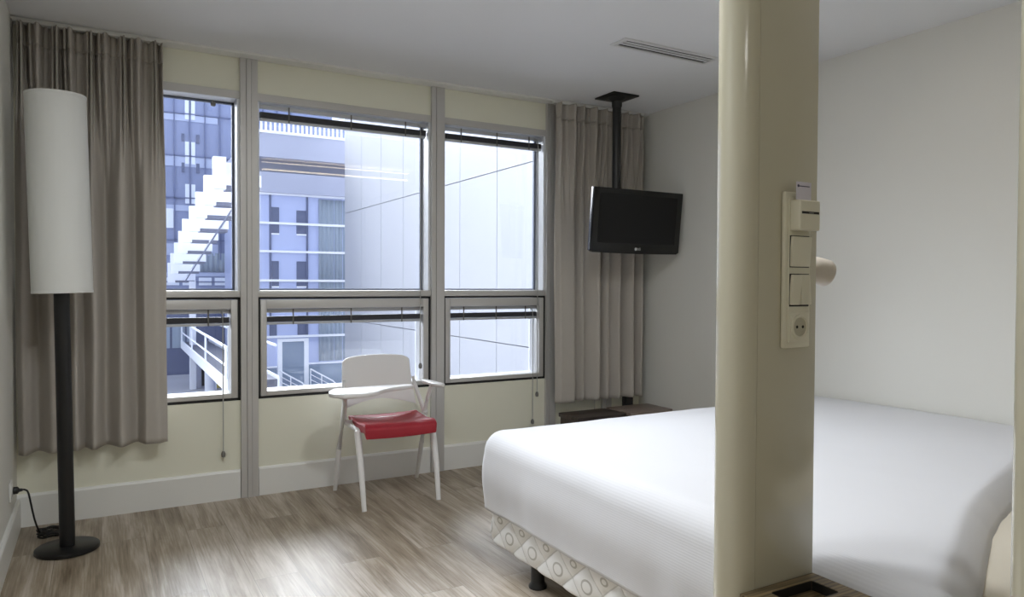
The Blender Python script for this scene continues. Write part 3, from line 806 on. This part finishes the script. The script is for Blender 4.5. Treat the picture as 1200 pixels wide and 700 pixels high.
# white clad wing on the right
t = thing('clad_building', 'white panelled building wing outside the two right windows', 'building', (11.85, 14, GZ))
b = MB(); ys = [3.05, 5.14, 7.23, 9.33, 11.42, 13.52, 15.62, 17.72, 19.82, 21.93, 24.05]; zs = [GZ, -.25, 3.95, 8.6]
for y0_, y1_ in zip(ys, ys[1:]):
    for z0_, z1_ in zip(zs, zs[1:]): b.box(8.85, y0_+.011, z0_+.011, 8.93, y1_-.011, z1_-.011)
b.box(8.93, 24.0, GZ, 14.8, 24.05, 8.6)
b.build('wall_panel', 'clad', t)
MB().box(8.90, 3.05, GZ, 14.8, 23.99, 8.58).build('core_wall', 'joint', t)
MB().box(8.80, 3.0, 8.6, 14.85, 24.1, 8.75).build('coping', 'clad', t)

# glazed office block facing the middle window
t = thing('office_block', 'periwinkle glazed office block with a roof railing outside the middle window', 'building', (8, 30, GZ))
def FX(px): return 5.83+.0346*(px-300)
def FZ(py): return 1.2+.03506*(332-py)
yF = 26.0
MB().box(5.8, yF, GZ, 10.5, 34, FZ(230)).build('glazed_wall', 'peri', t)
MB().box(5.6, yF-.25, FZ(229), 10.5, 34, FZ(206)).build('fascia', 'pergrey', t)
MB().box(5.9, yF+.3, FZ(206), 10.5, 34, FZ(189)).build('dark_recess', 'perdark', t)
MB().prism([(5.75, FZ(189)), (5.75, FZ(172)), (5.85, FZ(164)), (6.05, FZ(162)), (10.5, FZ(162)), (10.5, FZ(189))], yF-.2, 34, lambda a, c, z: (a, z, c)).build('parapet', 'pergrey', t)
MB().box(5.75, yF-.26, FZ(162), 10.5, yF+.1, FZ(159)).build('coping', 'outwhite', t)
b = MB(); b.box(5.9, yF-.1, FZ(145), 10.4, yF-.02, FZ(143))
for k in range(26): b.box(6.0+k*.18, yF-.1, FZ(159), 6.0+k*.18+.07, yF-.04, FZ(144.5))
b.build('roof_railing', 'outwhite', t)
MB().box(6.0, yF+2.2, FZ(189), 10.4, yF+5, FZ(126)).build('roof_house', 'tower', t)
for py in (230, 263.5, 296, 329.5, 394.5): MB().box(5.8, yF-.10, FZ(py+1.3), 10.4, yF-.02, FZ(py-1.3)).build('spandrel', 'outwhite', t)
MB().box(5.8, yF-.08, FZ(430.2), FX(323), yF-.02, FZ(428.4)).build('spandrel', 'outwhite', t)
MB().box(FX(359.5), yF-.08, FZ(428), 10.4, yF-.02, FZ(426.4)).build('spandrel', 'outwhite', t)
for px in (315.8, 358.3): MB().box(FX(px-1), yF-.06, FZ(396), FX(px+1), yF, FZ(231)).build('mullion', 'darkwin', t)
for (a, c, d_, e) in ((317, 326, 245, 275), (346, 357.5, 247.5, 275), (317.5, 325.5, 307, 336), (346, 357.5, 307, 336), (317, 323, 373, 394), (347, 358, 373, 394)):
    w = MB().box(FX(a), yF-.02, FZ(e), FX(c), yF+.02, FZ(d_)).build('window', 'darkwin', t)  # dark panes paint the reflection of another building in the glazing
    MB().box(FX(a), yF-.05, FZ(e+1.6), FX(c), yF+.0, FZ(e)).build('sill', 'outwhite', w)
def drape(z0, z1, name='drape'):
    def f(u, v):
        x = FX(372)+(10.3-FX(372))*u
        return x, yF-.03-.02*math.sin(u*70)-.012*math.sin(u*31+1), z0+(z1-z0)*v
    grid_obj(name, f, 160, 2, 'drape', t, solid=.01)
drape(FZ(329), FZ(233)); drape(FZ(425), FZ(331))
MB().box(5.8, yF-.02, GZ, FX(323), yF+.02, FZ(431)).build('low_pane', 'teal', t)
MB().box(FX(360), yF-.02, GZ, 10.4, yF+.02, FZ(429)).build('low_pane', 'teal', t)
b = MB(); b.box(FX(323.5), yF-.14, GZ, FX(328.5), yF, FZ(397)); b.box(FX(354), yF-.14, GZ, FX(359.2), yF, FZ(397)); b.box(FX(328.5), yF-.14, FZ(400.5), FX(354), yF, FZ(397))
dr = b.build('door_frame', 'outwhite', t)
MB().box(FX(328.5), yF-.08, GZ, FX(354), yF-.03, FZ(400.5)).build('door_pane', 'teal', dr)
# sloping handrails by the door
def handrail(x, label):
    r_ = thing('handrail', label, 'railing', (x+.4, 24.6, GZ), 'white handrails at the office door')
    A = [(x, 25.8, -.95+GZ+2.1-.9), (x+.95, 25.0, GZ+.78), (x+1.08, 24.9, GZ)]
    zz = [-2.05, -2.62]
    top = [(x, 25.8, -2.35), (x+.72, 25.1, -2.80), (x+.80, 25.0, -2.90), (x+.82, 24.98, GZ)]
    MB().tube(top, .030, 8).build('rail', 'outwhite', r_, smooth=True)
    for k in (1, 2, 3): MB().tube([(x, 25.8, -2.35-.22*k), (x+.81, 24.99, -2.90-.17*k)], .016, 6).build('rail', 'outwhite', r_, smooth=True)
    for f in (0, .45): MB().tube([(x+.8*f, 25.8-.8*f, -2.35-.5*f), (x+.8*f, 25.8-.8*f, GZ)], .022, 8).build('baluster', 'outwhite', r_, smooth=True)
handrail(FX(325), 'white sloping handrail on the left of the office door')
handrail(FX(361), 'white sloping handrail on the right of the office door')

# tall tower beyond the left window
t = thing('tower_block', 'blue grey tower block filling the left window', 'building', (3, 42, GZ))
yT = 37.0
MB().box(-12, yT, GZ, 12, 48, 13.2).build('facade', 'tower', t)
bars = MB()
for k in range(-5, 9): bars.box(3.803+.735*k-.03, yT-.10, 2.4, 3.803+.735*k+.03, yT, 13.2)
for k in range(5): bars.box(-12, yT-.10, 9.93-2.175*k-.03, 12, yT, 9.93-2.175*k+.03)
bars.build('glazing_grid', 'towerbar', t)
for z0_, z1_ in ((9.55, 9.88), (7.2, 7.72), (4.9, 5.2), (2.6, 3.2)): MB().box(-12, yT-.04, z0_, 5.9, yT, z1_).build('light_band', 'band', t)
for (z0_, z1_) in ((9.65, 10.7), (7.35, 8.5), (5.3, 6.3), (3.3, 4.3)):
    for (x0_, x1_) in ((4.31, 4.50), (4.60, 4.79)): MB().box(x0_, yT-.06, z0_, x1_, yT, z1_).build('window', 'lightwin', t)
for (x0_, x1_, z0_, z1_) in ((4.14, 4.28, 8.5, 8.9), (4.84, 5.0, 8.45, 8.9), (4.14, 4.28, 6.9, 7.4), (4.84, 5.0, 6.9, 7.4), (3.0, 3.75, 4.0, 5.0)):
    MB().box(x0_, yT-.06, z0_, x1_, yT, z1_).build('window', 'lightwin' if x1_ < 3.8 else 'darkwin', t)
x = 2.6
while x < 7.4:
    MB().box(x, yT-.06, 1.05, x+.62, yT, 1.45).build('window', 'lightwin', t); x += .78
MB().box(-12, yT-.05, 1.52, 12, yT-.01, 1.72).build('light_band', 'band', t)
def tdr(u, v): return 5.0+2.4*u, yT-.05-.03*math.sin(u*60), 1.75+1.0*v
grid_obj('drape', tdr, 120, 2, 'drape', t, solid=.01)
MB().box(-12, yT-.06, GZ, 12, yT-.0, .62).build('dark_base', 'darkwin', t)
for (x0_, x1_) in ((3.0, 3.55), (3.65, 4.25), (4.35, 4.8)): MB().box(x0_, yT-.10, -2.2, x1_, yT-.05, -.95).build('low_window', 'drape', t)
MB().box(4.9, yT-.10, -.1, 5.8, yT-.05, .25).build('window', 'lightwin', t)
# stepped white canopy
t = thing('stepped_canopy', 'white stepped canopy like a giant stair outside the left window', 'canopy', (3.6, 24, 1.2))
ST = [((3.11, 32.19, 2.09), 4.27, 1.17), ((3.06, 30.06, 2.45), 4.22, 1.56), ((3.01, 27.65, 2.79), 4.18, 1.93), ((2.95, 25.19, 3.10), 4.11, 2.26), ((2.94, 23.61, 3.43), 4.11, 2.59), ((2.90, 20.95, 3.64), 4.07, 2.82), ((2.88, 19.02, 3.88), 4.05, 3.09), ((2.88, 17.11, 4.13), 4.04, 3.30), ((2.90, 15.43, 4.39), 4.06, 3.56)]
for i, ((xa_, ya_, zt_), xb_, zb_) in enumerate(ST):
    yb_ = ya_+1.0
    b = MB()
    b.box(xa_, ya_, zb_+.02, xa_+.30, ya_+.25, zt_)              # raised cheek
    b.box(xa_+.302, ya_+.02, zb_+.12, xb_, yb_, zb_+.42)         # front beam
    b.box(xa_+.304, ya_+.25, zb_+.425, xb_-.02, yb_, zt_-.10)    # riser set back
    st = b.build('step', 'outwhite', t)
    MB().box(xa_+.32, ya_+.05, zb_+.02, xb_-.03, yb_-.3, zb_+.118).build('shade_strip', 'perdark', st)  # dark strip painting the shadow line below each step
MB().tube([(3.11, 13.79, 2.96), (3.58, 29.6, 1.24)], .022, 8).build('tie_rod', 'rodm', t, smooth=True)
MB().tube([(3.75, 16.2, 3.62), (3.95, 32.9, 1.45)], .05, 8).build('stringer', 'outwhite', t)
MB().box(3.9, 31, GZ, 4.15, 31.3, 1.25).build('column', 'outwhite', t)
# raised walkway
t = thing('walkway', 'raised white walkway with rails and round columns low in the left window', 'walkway', (4.2, 25, GZ))
MB().prism([(3.76, 33), (3.50, 17.4), (4.85, 17.4), (4.90, 33)], -1.86, -1.6).build('deck', 'joint', t)
MB().prism([(3.76, 33), (3.50, 17.4), (3.44, 17.4), (3.70, 33)], -1.88, -1.52).build('edge_beam', 'outwhite', t)
MB().prism([(4.91, 33), (4.86, 17.4), (4.92, 17.4), (4.97, 33)], -1.88, -1.52).build('edge_beam', 'outwhite', t)
b = MB(); b.tube([(3.74, 32.9, -.62), (3.47, 17.5, -.62)], .045, 8); b.build('rail', 'outwhite', t, smooth=True)
b = MB(); b.tube([(4.88, 32.9, -.62), (4.83, 17.5, -.62)], .045, 8); b.build('rail', 'outwhite', t, smooth=True)
b = MB(); b.tube([(3.74, 32.9, -1.15), (3.47, 17.5, -1.15)], .03, 8); b.build('rail', 'outwhite', t, smooth=True)
for f in (0, .33, .66, 1): MB().tube([(3.74-.27*f, 32.9-15.4*f, -1.6), (3.74-.27*f, 32.9-15.4*f, -.60)], .035, 8).build('rail_post', 'outwhite', t, smooth=True)
for (cx_, cy_) in ((4.22, 31.6), (4.55, 29.6), (4.2, 22), (4.2, 18.5)): MB().tube([(cx_, cy_, GZ), (cx_, cy_, -1.86)], .22, 20).build('column', 'outwhite', t, smooth=True)
t = thing('litter_bin', 'dark box standing between the walkway columns', 'bin', (4.62, 32.2, GZ))
MB().box(4.42, 32.0, GZ, 4.86, 32.4, GZ+.85).build('body', 'bin', t, bevel=.03)
MB().box(4.40, 31.98, GZ+.85, 4.88, 32.42, GZ+.95).build('lid', 'bin', t, bevel=.02)
t = thing('screen_panel', 'yellow panel standing under the walkway', 'panel', (5.2, 30.5, GZ))
MB().box(4.9, 30.4, GZ+.08, 5.50, 30.48, -1.9).build('board', 'yellow', t); MB().box(4.86, 30.38, GZ, 4.92, 30.5, -1.9).build('stile', 'outwhite', t); MB().box(5.50, 30.38, GZ, 5.55, 30.5, -1.9).build('stile', 'outwhite', t)

# ------------------------------------------------------------------ light
wd = D.worlds.new('sky'); S.world = wd; wd.use_nodes = True
N = wd.node_tree.nodes; Lk = wd.node_tree.links; bg = N['Background']
tc = N.new('ShaderNodeTexCoord'); sp = N.new('ShaderNodeSeparateXYZ'); cr = N.new('ShaderNodeValToRGB')
Lk.new(tc.outputs['Generated'], sp.inputs[0]); Lk.new(sp.outputs['Z'], cr.inputs[0])
cr.color_ramp.elements[0].position = .0; cr.color_ramp.elements[0].color = (.80, .86, 1.0, 1)
cr.color_ramp.elements[1].position = .8; cr.color_ramp.elements[1].color = (.70, .80, 1.0, 1)
Lk.new(cr.outputs[0], bg.inputs[0]); bg.inputs[1].default_value = 1.75
def area(name, loc, rot, sx, sy, power, col):
    l = D.lights.new(name, 'AREA'); l.shape = 'RECTANGLE'; l.size = sx; l.size_y = sy; l.energy = power; l.color = col
    o = D.objects.new(name, l); COL.objects.link(o); o.location = loc; o.rotation_euler = rot; return o
area('added_overhead_fill', (.55, -2.5, 2.43), (0, 0, 0), .5, .5, 13, (.93, .97, 1))  # added unseen fill, brightens the window wall and curtains
area('added_small_fill', (1.51, -2.6, 2.44), (0, 0, 0), .14, .14, 17, (.95, .98, 1))  # added unseen fill, small enough for a mullion to hide its mirror image
area('added_rear_fill', (.45, -5.3, 2.43), (0, 0, 0), .5, .5, 5, (1, .97, .93))  # added unseen fill behind the camera for ambient light
# veiled sun beyond the buildings: a very wide soft disc
sl = D.lights.new('veiled_sun', 'SUN'); sl.energy = 24; sl.angle = math.radians(66); sl.color = (.93, .96, 1)
so_ = D.objects.new('veiled_sun', sl); COL.objects.link(so_)
so_.rotation_euler = Vector((-.06, .80, .56)).to_track_quat('Z', 'Y').to_euler()

vs = S.view_settings; vs.view_transform = 'Standard'; vs.look = 'None'; vs.exposure = .12; vs.gamma = 1; vs.use_curve_mapping = False
S.cycles.use_denoising = True
S.cycles.max_bounces = 10; S.cycles.diffuse_bounces = 6; S.cycles.transparent_max_bounces = 16; S.cycles.caustics_reflective = False; S.cycles.caustics_refractive = False
S.cycles.sample_clamp_indirect = 6
